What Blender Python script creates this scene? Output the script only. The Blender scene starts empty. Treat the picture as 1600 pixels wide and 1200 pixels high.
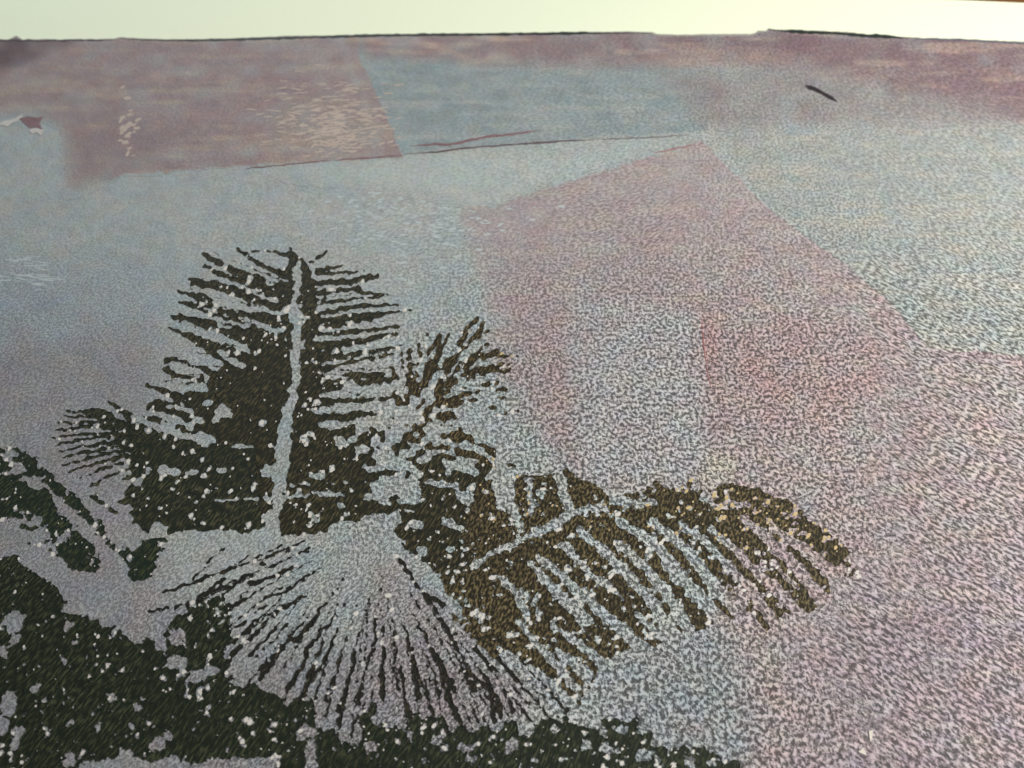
import bpy, math, random
import numpy as np

# ------------------------------------------------------------------ camera, world, lamps, exposure
sc = bpy.context.scene
R = math.radians
CAM_H = 0.103                      # lens about ten centimetres above the sheet
PITCH = R(55)
FPX = 1256.0                       # focal length in pixels of the 1600 px wide photograph

cam_d = bpy.data.cameras.new('camera')
cam = bpy.data.objects.new('camera', cam_d)
sc.collection.objects.link(cam)
cam.location = (0, 0, CAM_H)
cam.rotation_euler = (math.pi / 2 - PITCH, 0, 0)
cam_d.sensor_width = 36.0
cam_d.lens = 36.0 * FPX / 1600.0
cam_d.clip_start = 0.004
cam_d.clip_end = 20
cam_d.dof.use_dof = True
cam_d.dof.focus_distance = 0.118
cam_d.dof.aperture_fstop = 30.0
sc.camera = cam

world = bpy.data.worlds.new('World')
sc.world = world
world.use_nodes = True
world.node_tree.nodes['Background'].inputs[0].default_value = (0.80, 0.90, 1.0, 1)
world.node_tree.nodes['Background'].inputs[1].default_value = 0.14

def area(name, loc, target, size, power, col):
    d = bpy.data.lights.new(name, 'AREA')
    d.shape = 'RECTANGLE'; d.size = size[0]; d.size_y = size[1]
    d.energy = power; d.color = col
    o = bpy.data.objects.new(name, d)
    sc.collection.objects.link(o)
    o.location = loc
    v = np.array(target) - np.array(loc)
    import mathutils
    o.rotation_euler = mathutils.Vector(v).to_track_quat('-Z', 'Y').to_euler()
    return o

area('warm_room_lamp', (0.24, 0.05, 0.20), (0.03, 0.07, 0), (0.10, 0.10), 1.36, (1.0, 0.94, 0.86))
area('cool_fill_light', (-0.16, 0.42, 0.20), (0, 0.16, 0), (0.24, 0.14), 0.66, (0.90, 0.97, 1.0))  # unseen cool fill, added to brighten the far edge and left side

sc.view_settings.view_transform = 'Standard'
sc.view_settings.look = 'None'
sc.view_settings.exposure = 0.0
sc.view_settings.gamma = 1.0
sc.view_settings.use_curve_mapping = False
sc.render.engine = 'CYCLES'
sc.render.resolution_x = 1024
sc.render.resolution_y = 768
sc.cycles.transparent_max_bounces = 16

# ------------------------------------------------------------------ helpers
rng = np.random.default_rng(11)
random.seed(11)
SP, CP = math.sin(PITCH), math.cos(PITCH)

def sheet(u, v):
    """traced position on the print -> metres on the flat sheet (fixed mapping)"""
    x = (np.asarray(u, float) - 800.0) / 1256.0
    y = (600.0 - np.asarray(v, float)) / 1256.0
    t = 0.103 / (SP - y * CP)
    return t * x, t * (CP + y * SP)

def vnoise(U, V, s, seed):
    """smooth value noise in -1..1, lattice size s"""
    r = np.random.default_rng(seed)
    lat = r.uniform(-1, 1, (512, 512))
    x = U / s + 300.0; y = V / s + 300.0
    xi = np.floor(x).astype(int); yi = np.floor(y).astype(int)
    fx = x - xi; fy = y - yi
    fx = fx * fx * (3 - 2 * fx); fy = fy * fy * (3 - 2 * fy)
    g = lambda a, b: lat[b % 512, a % 512]
    return ((g(xi, yi) * (1 - fx) + g(xi + 1, yi) * fx) * (1 - fy)
            + (g(xi, yi + 1) * (1 - fx) + g(xi + 1, yi + 1) * fx) * fy)

def blur(a, r, n=2):
    a = a.astype(float)
    for _ in range(n):
        for ax in (0, 1):
            p = np.pad(a, [(r + 1, r) if i == ax else (0, 0) for i in (0, 1)], mode='edge')
            c = np.cumsum(p, axis=ax)
            if ax == 0: a = (c[2 * r + 1:] - c[:-2 * r - 1]) / (2 * r + 1)
            else: a = (c[:, 2 * r + 1:] - c[:, :-2 * r - 1]) / (2 * r + 1)
    return a

def in_poly(U, V, P):
    res = np.zeros(U.shape, bool)
    n = len(P)
    for i in range(n):
        x0, y0 = P[i]; x1, y1 = P[(i + 1) % n]
        if y0 == y1: continue
        c = ((y0 > V) != (y1 > V)) & (U < (x1 - x0) * (V - y0) / (y1 - y0) + x0)
        res ^= c
    return res

def in_stroke(U, V, pts, w0, w1):
    res = np.zeros(U.shape, bool)
    L = [0.0]
    for a, b in zip(pts[:-1], pts[1:]): L.append(L[-1] + math.hypot(b[0] - a[0], b[1] - a[1]))
    for i, (a, b) in enumerate(zip(pts[:-1], pts[1:])):
        dx, dy = b[0] - a[0], b[1] - a[1]
        l2 = dx * dx + dy * dy + 1e-9
        t = np.clip(((U - a[0]) * dx + (V - a[1]) * dy) / l2, 0, 1)
        d = np.hypot(U - a[0] - t * dx, V - a[1] - t * dy)
        s = (L[i] + t * (L[i + 1] - L[i])) / L[-1]
        res |= d < 0.5 * (w0 + (w1 - w0) * s)
    return res

def link(me, name, mat, parent=None):
    o = bpy.data.objects.new(name, me)
    sc.collection.objects.link(o)
    me.materials.append(mat)
    if parent is not None: o.parent = parent
    return o

def mesh_from(name, verts, faces_q):
    me = bpy.data.meshes.new(name)
    nv, nf = len(verts), len(faces_q)
    me.vertices.add(nv); me.vertices.foreach_set('co', np.ascontiguousarray(verts, np.float32).ravel())
    k = faces_q.shape[1]
    me.loops.add(nf * k); me.loops.foreach_set('vertex_index', np.ascontiguousarray(faces_q, np.int32).ravel())
    me.polygons.add(nf); me.polygons.foreach_set('loop_start', np.arange(0, nf * k, k, dtype=np.int32))
    me.update(calc_edges=True); me.validate()
    return me

# ------------------------------------------------------------------ node materials
def nodes(name):
    m = bpy.data.materials.new(name); m.use_nodes = True
    nt = m.node_tree; nt.nodes.clear()
    return m, nt

class NB:
    def __init__(s, nt): s.nt = nt
    def n(s, t, **k):
        x = s.nt.nodes.new(t)
        for a, b in k.items(): setattr(x, a, b)
        return x
    def set(s, sock, v):
        if isinstance(v, bpy.types.NodeSocket): s.nt.links.new(v, sock)
        else: sock.default_value = v
    def math(s, op, a, b=0.0, c=None, clamp=False):
        x = s.n('ShaderNodeMath', operation=op); x.use_clamp = clamp
        s.set(x.inputs[0], a); s.set(x.inputs[1], b)
        if c is not None: s.set(x.inputs[2], c)
        return x.outputs[0]
    def mix(s, f, a, b, blend='MIX'):
        x = s.n('ShaderNodeMix', data_type='RGBA', blend_type=blend)
        s.set(x.inputs['Factor'], f); s.set(x.inputs['A'], a) if False else None
        s.set(x.inputs[0], f); s.set(x.inputs[6], a); s.set(x.inputs[7], b)
        return x.outputs[2]
    def maprange(s, v, a, b, c, d, smooth=False):
        x = s.n('ShaderNodeMapRange', interpolation_type='SMOOTHSTEP' if smooth else 'LINEAR'); x.clamp = True
        s.set(x.inputs[0], v)
        for i, q in enumerate((a, b, c, d)): s.set(x.inputs[i + 1], q)
        return x.outputs[0]
    def noise(s, vec, scale, detail=2.0, rough=0.5, dist=0.0):
        x = s.n('ShaderNodeTexNoise'); x.noise_dimensions = '3D'
        s.set(x.inputs['Vector'], vec); s.set(x.inputs['Scale'], scale)
        s.set(x.inputs['Detail'], detail); s.set(x.inputs['Roughness'], rough); s.set(x.inputs['Distortion'], dist)
        return x.outputs['Fac']
    def aniso(s, vec, ang, along, across):
        x = s.n('ShaderNodeMapping'); x.vector_type = 'TEXTURE'      # turn first, then stretch: features run along ang
        s.set(x.inputs['Vector'], vec)
        x.inputs['Rotation'].default_value = (0, 0, ang)
        x.inputs['Scale'].default_value = (1 / along, 1 / across, 1)
        return x.outputs[0]
    def mapping(s, vec, rot=0.0, scale=(1, 1, 1), loc=(0, 0, 0)):
        x = s.n('ShaderNodeMapping'); x.vector_type = 'POINT'
        s.set(x.inputs['Vector'], vec)
        x.inputs['Rotation'].default_value = (0, 0, rot)
        x.inputs['Scale'].default_value = scale
        x.inputs['Location'].default_value = loc
        return x.outputs[0]

def c4(c): return (c[0], c[1], c[2], 1.0)
def srgb(r, g, b, k=1.0):
    f = lambda x: (x / 12.92 if x <= 0.04045 else ((x + 0.055) / 1.055) ** 2.4)
    return tuple(min(0.95, f(x / 255.0) * k) for x in (r, g, b))

def grain_group():
    """the rough wormy tooth of the paper, in sheet millimetres; brushed one way on the right, another at lower left"""
    g = bpy.data.node_groups.new('paper_grain', 'ShaderNodeTree')
    g.interface.new_socket('Grain', in_out='OUTPUT', socket_type='NodeSocketFloat')
    g.interface.new_socket('Contrast', in_out='OUTPUT', socket_type='NodeSocketFloat')
    g.interface.new_socket('Millimetres', in_out='OUTPUT', socket_type='NodeSocketVector')
    b = NB(g)
    out = b.n('NodeGroupOutput')
    geo = b.n('ShaderNodeNewGeometry')
    mm = b.mapping(geo.outputs['Position'], 0, (1000, 1000, 0))
    sx = b.n('ShaderNodeSeparateXYZ'); b.set(sx.inputs[0], mm)
    X, Y = sx.outputs[0], sx.outputs[1]
    iso = b.noise(mm, 1.9, 1.5, 0.55, 0.25)
    wr = b.aniso(mm, R(-38), 0.85, 1.55)
    right = b.noise(wr, 1.45, 1.5, 0.55, 0.3)
    wl = b.aniso(mm, R(40), 0.95, 1.5)
    left = b.noise(wl, 2.1, 1.5, 0.55, 0.2)
    wt = b.aniso(mm, R(22), 0.8, 1.6)
    top = b.noise(wt, 1.6, 1.5, 0.55, 0.2)
    big = b.noise(mm, 0.05, 2, 0.5)
    bo = b.math('MULTIPLY', b.math('SUBTRACT', big, 0.5), 60)
    mr = b.maprange(b.math('ADD', b.math('SUBTRACT', X, b.math('MULTIPLY', Y, 0.25)), bo), 26, 48, 0, 1, True)
    ml = b.maprange(b.math('ADD', b.math('ADD', X, b.math('MULTIPLY', Y, 0.7)), bo), 26, 4, 0, 1, True)
    mt = b.math('MULTIPLY', b.maprange(b.math('ADD', Y, bo), 95, 108, 0, 1, True), b.maprange(b.math('ABSOLUTE', X), 40, 25, 0, 1, True))
    def mixf(f, a, c):
        x = b.n('ShaderNodeMix', data_type='FLOAT'); b.set(x.inputs[0], f); b.set(x.inputs[2], a); b.set(x.inputs[3], c)
        return x.outputs[0]
    v = mixf(mr, iso, right); v = mixf(ml, v, left); v = mixf(mt, v, top)
    fine = b.noise(mm, 5.0, 1.0, 0.5)
    v = b.math('ADD', b.math('MULTIPLY', v, 0.76), b.math('MULTIPLY', fine, 0.24))
    gr = b.maprange(v, 0.39, 0.61, 0, 1, True)
    # grain contrast is full at middle and right, weaker towards left and far edge
    con = b.maprange(b.math('ADD', b.math('ADD', X, b.math('MULTIPLY', Y, -0.35)), bo), -66, -4, 0.42, 1.0, True)
    con = b.math('MULTIPLY', con, b.maprange(Y, 76, 122, 1.0, 0.46, True))
    b.set(out.inputs['Grain'], gr); b.set(out.inputs['Contrast'], con); b.set(out.inputs['Millimetres'], mm)
    return g
GRAIN = grain_group()

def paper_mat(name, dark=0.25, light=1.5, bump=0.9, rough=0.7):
    """toothy paper: the tissue's own tint (stored per vertex) broken up by the grain"""
    m, nt = nodes(name); b = NB(nt)
    gg = b.n('ShaderNodeGroup'); gg.node_tree = GRAIN
    at = b.n('ShaderNodeAttribute'); at.attribute_name = 'tint'
    c = at.outputs['Color']
    g = gg.outputs['Grain']; con = gg.outputs['Contrast']
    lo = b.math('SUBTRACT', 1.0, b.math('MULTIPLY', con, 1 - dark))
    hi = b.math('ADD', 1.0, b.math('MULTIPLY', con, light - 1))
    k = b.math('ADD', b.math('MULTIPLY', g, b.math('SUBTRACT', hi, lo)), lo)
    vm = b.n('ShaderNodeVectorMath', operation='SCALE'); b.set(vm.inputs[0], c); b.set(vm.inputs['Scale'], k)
    hue = b.noise(gg.outputs['Millimetres'], 0.22, 3, 0.6)
    hue2 = b.noise(b.mapping(gg.outputs['Millimetres'], 0, (1, 1, 1), (31, 17, 0)), 0.26, 3, 0.6)
    h1 = b.mix(b.maprange(hue, 0.34, 0.66, 0, 1), (1.045, 0.975, 0.98, 1), (0.96, 1.01, 1.025, 1))
    h2 = b.mix(b.maprange(hue2, 0.34, 0.66, 0, 1), (1.025, 1.015, 0.95, 1), (0.97, 0.98, 1.03, 1))
    cc = b.mix(1.0, b.mix(1.0, vm.outputs[0], h1, 'MULTIPLY'), h2, 'MULTIPLY')
    p = b.n('ShaderNodeBsdfPrincipled')
    b.set(p.inputs['Base Color'], cc); p.inputs['Roughness'].default_value = rough
    p.inputs['Specular IOR Level'].default_value = 0.25
    bm = b.n('ShaderNodeBump'); bm.inputs['Distance'].default_value = 0.00015
    b.set(bm.inputs['Strength'], bump); b.set(bm.inputs['Height'], b.math('MULTIPLY', g, con))
    b.set(p.inputs['Normal'], bm.outputs[0])
    o = b.n('ShaderNodeOutputMaterial'); nt.links.new(p.outputs[0], o.inputs[0])
    return m

def ink_mat(name, dark, ridge, rot=R(62), lift=(0.47, 0.68), stretch=(0.55, 2.2), bump=0.5, seed=0.0, fl=None):
    """printing ink dragged by the roller: fine slanting ridges, with lighter highlights painted along them"""
    m, nt = nodes(name); b = NB(nt)
    gg = b.n('ShaderNodeGroup'); gg.node_tree = GRAIN
    mm = gg.outputs['Millimetres']
    off = b.mapping(mm, 0, (1, 1, 1), (seed * 7.3, seed * 5.1, 0))
    s = b.noise(b.aniso(off, rot, stretch[0], stretch[1]), 1.7, 1.5, 0.5, 0.15)
    big = b.noise(off, 0.09, 2, 0.5)
    r = b.maprange(s, lift[0], lift[1], 0, 1, True)
    rc = b.mix(b.maprange(big, 0.35, 0.65, 0, 1, True), c4(ridge), c4(tuple(x * 0.62 for x in ridge)))
    c = b.mix(r, c4(dark), rc)
    p = b.n('ShaderNodeBsdfPrincipled')
    b.set(p.inputs['Base Color'], c); p.inputs['Roughness'].default_value = 0.62
    p.inputs['Specular IOR Level'].default_value = 0.18
    bm = b.n('ShaderNodeBump'); bm.inputs['Distance'].default_value = 0.00010
    bm.inputs['Strength'].default_value = bump; b.set(bm.inputs['Height'], s)
    b.set(p.inputs['Normal'], bm.outputs[0])
    o = b.n('ShaderNodeOutputMaterial'); nt.links.new(p.outputs[0], o.inputs[0])
    return m

def plain_mat(name, col, rough=0.7, var=0.15, scale=1.2, bump=0.15):
    m, nt = nodes(name); b = NB(nt)
    geo = b.n('ShaderNodeNewGeometry')
    mm = b.mapping(geo.outputs['Position'], 0, (1000, 1000, 1000))
    n = b.noise(mm, scale, 3, 0.6)
    c = b.mix(n, c4(tuple(x * (1 - var) for x in col)), c4(tuple(min(.97, x * (1 + var)) for x in col)))
    p = b.n('ShaderNodeBsdfPrincipled'); b.set(p.inputs['Base Color'], c)
    p.inputs['Roughness'].default_value = rough; p.inputs['Specular IOR Level'].default_value = 0.3
    bm = b.n('ShaderNodeBump'); bm.inputs['Distance'].default_value = 0.00005; bm.inputs['Strength'].default_value = bump
    b.set(bm.inputs['Height'], n); b.set(p.inputs['Normal'], bm.outputs[0])
    o = b.n('ShaderNodeOutputMaterial'); nt.links.new(p.outputs[0], o.inputs[0])
    return m

def wood_mat():
    m, nt = nodes('brown_wood'); b = NB(nt)
    geo = b.n('ShaderNodeNewGeometry')
    mm = b.mapping(geo.outputs['Position'], R(4), (60, 900, 900))
    n = b.noise(mm, 0.16, 4, 0.6, 0.4)
    c = b.mix(b.maprange(n, 0.3, 0.7, 0, 1), (0.10, 0.035, 0.008, 1), (0.30, 0.12, 0.02, 1))
    p = b.n('ShaderNodeBsdfPrincipled'); b.set(p.inputs['Base Color'], c); p.inputs['Roughness'].default_value = 0.4
    o = b.n('ShaderNodeOutputMaterial'); nt.links.new(p.outputs[0], o.inputs[0])
    return m

# ------------------------------------------------------------------ the setting: table and cream sheet
def slab(name, poly_uv, z0, z1, mat, parent=None, metric=False):
    P = poly_uv if metric else [tuple(map(float, sheet(*p))) for p in poly_uv]
    n = len(P)
    vs = [(x, y, z1) for x, y in P] + [(x, y, z0) for x, y in P]
    fs = [list(range(n)), list(range(2 * n - 1, n - 1, -1))] + [[i, i + n, (i + 1) % n + n, (i + 1) % n] for i in range(n)]
    me = bpy.data.meshes.new(name); me.from_pydata(vs, [], fs)
    import bmesh
    bm = bmesh.new(); bm.from_mesh(me); bmesh.ops.recalc_face_normals(bm, faces=bm.faces); bm.to_mesh(me); bm.free()
    return link(me, name, mat, parent)

table = slab('tabletop', [(-.5, -.25), (.5, -.25), (.5, .45), (-.5, .45)], -0.022, -0.002, wood_mat(), metric=True)
table['kind'] = 'structure'
table['label'] = 'brown wooden tabletop showing at the far corner'

# its far edge leaves the picture just above the top and comes in at the right corner
edge = [(-500, -44), (300, -28), (900, -14), (1500, 0), (1600, 4.5), (2000, 21)]
ex = [(float(x) * 1.0097, float(y) * 1.0097) for x, y in (sheet(*p) for p in edge)]   # one millimetre below the print
backing = slab('backing_sheet', [(-.17, -.12)] + [(.16, -.12)] + [(.19, .02)] + ex[::-1] + [(-.2, .05)], -0.0017, -0.0010,
               plain_mat('cream_paper', srgb(234, 241, 214), 0.8, 0.02, 0.7, 0.1), metric=True)
backing['label'] = 'plain cream paper sheet lying under the collage print'
backing['category'] = 'paper'

# ------------------------------------------------------------------ the print
pr = bpy.data.objects.new('collage_print', None)
sc.collection.objects.link(pr)
bx_, by_ = sheet(800, 600)
pr.location = (float(bx_), float(by_), 0)
pr['label'] = 'tissue paper collage with dark palm fronds printed over pink and blue patches'
pr['category'] = 'art print'
bpy.context.view_layer.update()

def adopt(o, parent):
    o.parent = parent
    o.matrix_parent_inverse = parent.matrix_world.inverted()
    return o

# traced top edge of the paper (deckled), photograph left to right
top_edge = [(-420, 66), (-200, 64), (-60, 62), (0, 61), (12, 62), (18, 60), (25, 55), (30, 59), (36, 62), (44, 61), (60, 62), (74, 60), (92, 62),
            (120, 61), (150, 61), (178, 61), (186, 58), (205, 59), (250, 61), (330, 61), (380, 59), (450, 56), (520, 55), (600, 53),
            (700, 52), (800, 51), (900, 50), (985, 49), (1019, 50), (1026, 53), (1060, 54), (1120, 53), (1178, 53), (1184, 48), (1196, 48),
            (1201, 44), (1212, 46), (1260, 48), (1310, 49), (1335, 50), (1342, 53), (1400, 56), (1440, 59), (1500, 60), (1545, 63), (1600, 65),
            (1700, 68), (1900, 72), (2050, 76)]
fine_edge = []
for (x0, y0), (x1, y1) in zip(top_edge[:-1], top_edge[1:]):
    n = max(1, int((x1 - x0) / 6))
    for i in range(n):
        t = i / n
        fine_edge.append((x0 + (x1 - x0) * t, y0 + (y1 - y0) * t + random.uniform(-.6, .6) * (1.5 if x0 < 190 or x0 > 1195 else .6)))
fe = [tuple(map(float, sheet(*p))) for p in fine_edge]
outline = [(-.125, .02), (-.11, -.045), (.13, -.045), (.15, .02)] + fe[::-1]
TISSUE = paper_mat('toothy_tissue_paper')
paper = adopt(slab('paper_base', outline, -0.00098, -0.00001, plain_mat('paper_core', srgb(150, 146, 140), 0.8, 0.1, 1.0), metric=True), pr)
paper['label'] = 'thick paper ground of the print with a deckled far edge'

# ---------- tissue patches on a common raster
PST = 3.0
pu = np.arange(-240, 1840 + PST, PST); pv = np.arange(40, 1420 + PST, PST)
PU, PV = np.meshgrid(pu, pv)
edge_y = np.interp(PU, [p[0] for p in top_edge], [p[1] for p in top_edge])
ww = lambda a, s, seed: a * vnoise(PU, PV, s, seed)
WU = PU + ww(2.2, 9, 1) + ww(1.2, 4, 2); WV = PV + ww(1.8, 9, 3) + ww(1.0, 4, 4)

def raster_mesh(name, mask, dens, z, thick, U, V, field=None, walls_on=True):
    """closed thin sheet over the true cells of mask; rim vertices slide onto the contour of field"""
    mask = mask.copy()
    H, W = mask.shape
    idx = np.arange((H + 1) * (W + 1)).reshape(H + 1, W + 1)
    cy, cx = np.nonzero(mask)
    q = np.stack([idx[cy, cx], idx[cy + 1, cx], idx[cy + 1, cx + 1], idx[cy, cx + 1]], 1)
    mp = np.pad(mask, 1)
    walls = []
    for (dy, dx, a, c) in ((-1, 0, (0, 1), (0, 0)), (1, 0, (1, 0), (1, 1)), (0, -1, (0, 0), (1, 0)), (0, 1, (1, 1), (0, 1))):
        e = mask & ~mp[1 + dy:1 + dy + H, 1 + dx:1 + dx + W]
        yy, xx = np.nonzero(e)
        walls.append(np.stack([idx[yy + a[0], xx + a[1]], idx[yy + c[0], xx + c[1]]], 1))
    w = np.concatenate(walls)
    used, inv = np.unique(np.concatenate([q.ravel(), w.ravel()]), return_inverse=True)
    q = inv[:q.size].reshape(-1, 4); w = inv[q.size:].reshape(-1, 2)
    vy, vx = used // (W + 1), used % (W + 1)
    su, sv = U[0, 1] - U[0, 0], V[1, 0] - V[0, 0]
    u = U[0, 0] + (vx - 0.5) * su; v = V[0, 0] + (vy - 0.5) * sv
    if field is not None:
        fp = np.pad(field, 1, mode='edge')
        fv = 0.25 * (fp[:-1, :-1] + fp[1:, :-1] + fp[:-1, 1:] + fp[1:, 1:])
        gy, gx = np.gradient(fv)
        f = fv[vy, vx] - 0.5; a = gx[vy, vx]; c = gy[vy, vx]
        rim = np.zeros(len(used), bool); rim[w.ravel()] = True
        g2 = a * a + c * c + 1e-4
        du = np.clip(-f * a / g2, -.75, .75); dv = np.clip(-f * c / g2, -.75, .75)
        u = u + np.where(rim, du * su, 0); v = v + np.where(rim, dv * sv, 0)
    x, y = sheet(u, v)
    n = len(used)
    zt = z(u, v) if callable(z) else np.full(n, z)
    rimv = np.unique(w.ravel()); low = np.full(n, -1); low[rimv] = n + np.arange(len(rimv))
    verts = np.concatenate([np.stack([x, y, zt], 1), np.stack([x[rimv], y[rimv], zt[rimv] - thick], 1)])
    wf = np.stack([w[:, 0], w[:, 1], low[w[:, 1]], low[w[:, 0]]], 1)
    if not walls_on: verts = verts[:n]; rimv = rimv[:0]
    me = mesh_from(name, verts, np.concatenate([q, wf]) if walls_on else q)
    if dens is not None:
        d = dens[np.clip(vy, 0, H - 1), np.clip(vx, 0, W - 1)]
        d = np.concatenate([d, d[rimv]])
        d = np.concatenate([d, np.ones((len(d), 1))], 1)
        at = me.attributes.new('tint', 'FLOAT_COLOR', 'POINT'); at.data.foreach_set('color', d.astype(np.float32).ravel())
    return me

patch_no = [0]
LAYER = 0.000002
comp = np.zeros(PU.shape + (3,))             # pigment seen from above as the tissues are glued on, one over the other
def mottle(seed, s):
    n = 0.6 * vnoise(PU, PV * 1.5, s, seed) + 0.3 * vnoise(PU, PV * 1.5, s / 2.3, seed + 1) + 0.2 * vnoise(PU, PV * 1.5, s / 5, seed + 2)
    return np.clip(0.5 + 0.75 * n, 0, 1)
def patch(poly, spec, label, soft=2, hard=None):
    """one piece of translucent tissue; soft = feathered, thinned margin in px, hard = edges kept crisp"""
    c1, c2, c3, alpha, seed, mot = spec
    m = in_poly(WU, WV, poly) & (PV > edge_y + 2.5)
    b1 = blur(m, 1, 1)
    inside = in_poly(WU, WV, poly)
    if soft > 6:
        r = max(1, int(soft / PST / 2))
        dens = np.clip((blur(inside, r, 2) - 0.5) * 2.0, 0, 1)
        if hard:
            for a, c, w in hard:
                dx, dy = c[0] - a[0], c[1] - a[1]; l2 = dx * dx + dy * dy
                t = np.clip(((PU - a[0]) * dx + (PV - a[1]) * dy) / l2, 0, 1)
                d = np.hypot(PU - a[0] - t * dx, PV - a[1] - t * dy)
                dens = np.maximum(dens, np.clip(1.6 - d / (w * 0.6), 0, 1) * inside)
    else:
        dens = np.ones(m.shape)
    k = mottle(int(seed * 10) + 400, 70)[..., None]
    col = np.array(c1) * (1 - k) + np.array(c2) * k
    if c3:
        st = 0.7 * vnoise(PU + PV * .15, PV, 1, 1) * 0 + vnoise(PU * .09 + PV * .02, PV, 9, int(seed * 10) + 500) + .5 * vnoise(PU * .2, PV, 5, int(seed * 10) + 501)
        k3 = np.clip(st * 1.5 - .1, 0, 1)[..., None]
        col = col * (1 - k3) + np.array(c3) * k3
    fine = 1 + 0.07 * vnoise(PU, PV * 1.6, 14, int(seed * 10) + 600) + 0.06 * vnoise(PU, PV * 1.6, 6, int(seed * 10) + 601)
    col = col * fine[..., None]
    a = np.clip(dens * (alpha + 0.30 * vnoise(PU, PV * 1.5, 28, int(seed * 10) + 700)), 0, 1)[..., None]
    comp[:] = np.where(inside[..., None], comp * (1 - a) + col * a, comp)
    patch_no[0] += 1
    me = raster_mesh('tissue_patch', m, comp.copy(), LAYER * patch_no[0], LAYER * .9, PU, PV, b1, False)
    o = adopt(link(me, 'tissue_patch', TISSUE), pr)
    o['label'] = label
    return o

def T(n, c, c2=None, c3=None, a=0.85, s=0.0, mot=None):
    def f(q):
        g = 0.3 * q[0] + 0.55 * q[1] + 0.15 * q[2]
        return srgb(*[(g + (x - g) * SAT) * TONE for x in q])
    return (f(c), f(c2 or c), f(c3) if c3 else None, a, s, mot)
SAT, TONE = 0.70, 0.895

patch([(-240, 0), (1840, 0), (1840, 1420), (-240, 1420)], T('blue_grey', (164, 180, 182), (176, 184, 182), None, 1.3, 1), 'blue grey tissue covering the whole print')
# lower / left grounds first, then overlaps
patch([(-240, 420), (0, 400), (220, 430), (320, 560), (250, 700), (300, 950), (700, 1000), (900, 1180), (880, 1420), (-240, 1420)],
      T('lavender_tissue', (156, 154, 160), (148, 151, 156), None, 0.95, 3), 'thin lavender grey tissue over the lower left', 120)  # tissue tint, darkened further to put the lower left's dimness into it
patch([(0, 330), (60, 400), (300, 390), (330, 480), (120, 560), (-240, 560), (-240, 300)],
      T('sky_tissue', (154, 174, 186), (164, 180, 188), None, 0.7, 4), 'pale blue tissue wash at the left edge', 70)
patch([(700, 318), (765, 325), (900, 282), (1100, 222), (1205, 330), (1330, 420), (1400, 482), (1452, 546), (1600, 556), (1840, 560), (1840, 1420), (960, 1420), (1040, 1120), (1120, 900), (1110, 780), (900, 780), (760, 600), (750, 450)],
      T('rose_tissue', (178, 156, 160), (174, 160, 163), (182, 168, 165), 0.92, 5), 'large pale rose tissue with a slanting right edge', 70,
      [((765, 325), (900, 282), 60), ((900, 282), (1100, 222), 90), ((1100, 222), (1205, 330), 90), ((1205, 330), (1330, 420), 90), ((1330, 420), (1400, 482), 90), ((1400, 482), (1452, 546), 90), ((1452, 546), (1840, 560), 90)])
patch([(880, 440), (1100, 480), (1112, 620), (1125, 760), (900, 770), (880, 620)],
      T('ice_tissue', (178, 184, 188), (176, 180, 184), None, 0.75, 6), 'icy blue tissue square above the golden frond', 50)
patch([(1095, 488), (1300, 500), (1420, 540), (1420, 640), (1300, 690), (1140, 690), (1118, 620), (1102, 560)],
      T('coral_tissue', (186, 146, 148), (182, 156, 155), None, 0.62, 7), 'coral pink tissue with a crisp red left edge', 90,
      [((1095, 488), (1110, 600), 45), ((1110, 600), (1130, 660), 30)])
patch([(1230, 880), (1840, 700), (1840, 1420), (1200, 1420), (1190, 1000)],
      T('lilac_tissue', (174, 157, 168), (160, 143, 157), (178, 166, 170), 0.85, 8), 'lilac tissue at the lower right corner', 200)
patch([(890, 1000), (1080, 960), (1190, 985), (1225, 1420), (960, 1420), (900, 1085)],
      T('slate_tissue', (152, 163, 168), (160, 169, 173), None, 0.9, 9), 'slate blue tissue below the golden frond', 80)
patch([(560, 860), (620, 850), (720, 960), (900, 1085), (860, 1130), (640, 1160), (540, 1060)],
      T('dusty_pink_tissue', (164, 150, 155), (158, 150, 156), None, 0.65, 10), 'dusty pink tissue within the fan leaf', 60)
patch([(1080, 700), (1160, 690), (1170, 760), (1090, 790)],
      T('straw_tissue', (196, 188, 168), (192, 184, 170), None, 0.6, 11), 'small straw yellow tissue scrap above the golden frond', 40)
patch([(1120, 216), (1600, 204), (1840, 200), (1840, 562), (1600, 556), (1452, 546), (1400, 482), (1330, 420), (1205, 330)],
      T('sage_tissue', (166, 174, 168), (160, 172, 172), (176, 180, 172), 0.95, 12, mot=0.06), 'grey green tissue at the right with a slanting lower edge', 30,
      [((1120, 216), (1840, 200), 60), ((1120, 216), (1205, 330), 60), ((1205, 330), (1330, 420), 60), ((1330, 420), (1400, 482), 60), ((1400, 482), (1452, 546), 60), ((1452, 546), (1840, 560), 60)])
patch([(560, 58), (1020, 58), (1100, 110), (1110, 206), (930, 217), (640, 239), (632, 246), (600, 170), (562, 100)],
      T('aqua_tissue', (144, 164, 167), (138, 156, 160), (160, 173, 172), 0.85, 13), 'aqua tissue strip ending at a dark crease', 30,
      [((1110, 206), (930, 217), 50), ((930, 217), (640, 239), 50), ((632, 246), (560, 58), 60)])
patch([(385, 262), (640, 240), (930, 219), (1090, 210), (1100, 224), (900, 284), (740, 330), (600, 300), (460, 290)],
      T('mint_tissue', (186, 198, 192), (176, 194, 192), None, 0.7, 14), 'pale mint tissue under the crease', 30)
patch([(960, 100), (1400, 94), (1840, 120), (1840, 215), (1340, 214), (1100, 220), (1050, 150)],
      T('ash_rose_tissue', (152, 142, 144), (154, 150, 149), None, 0.85, 15), 'ash rose tissue around the dark fibre', 50)
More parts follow.
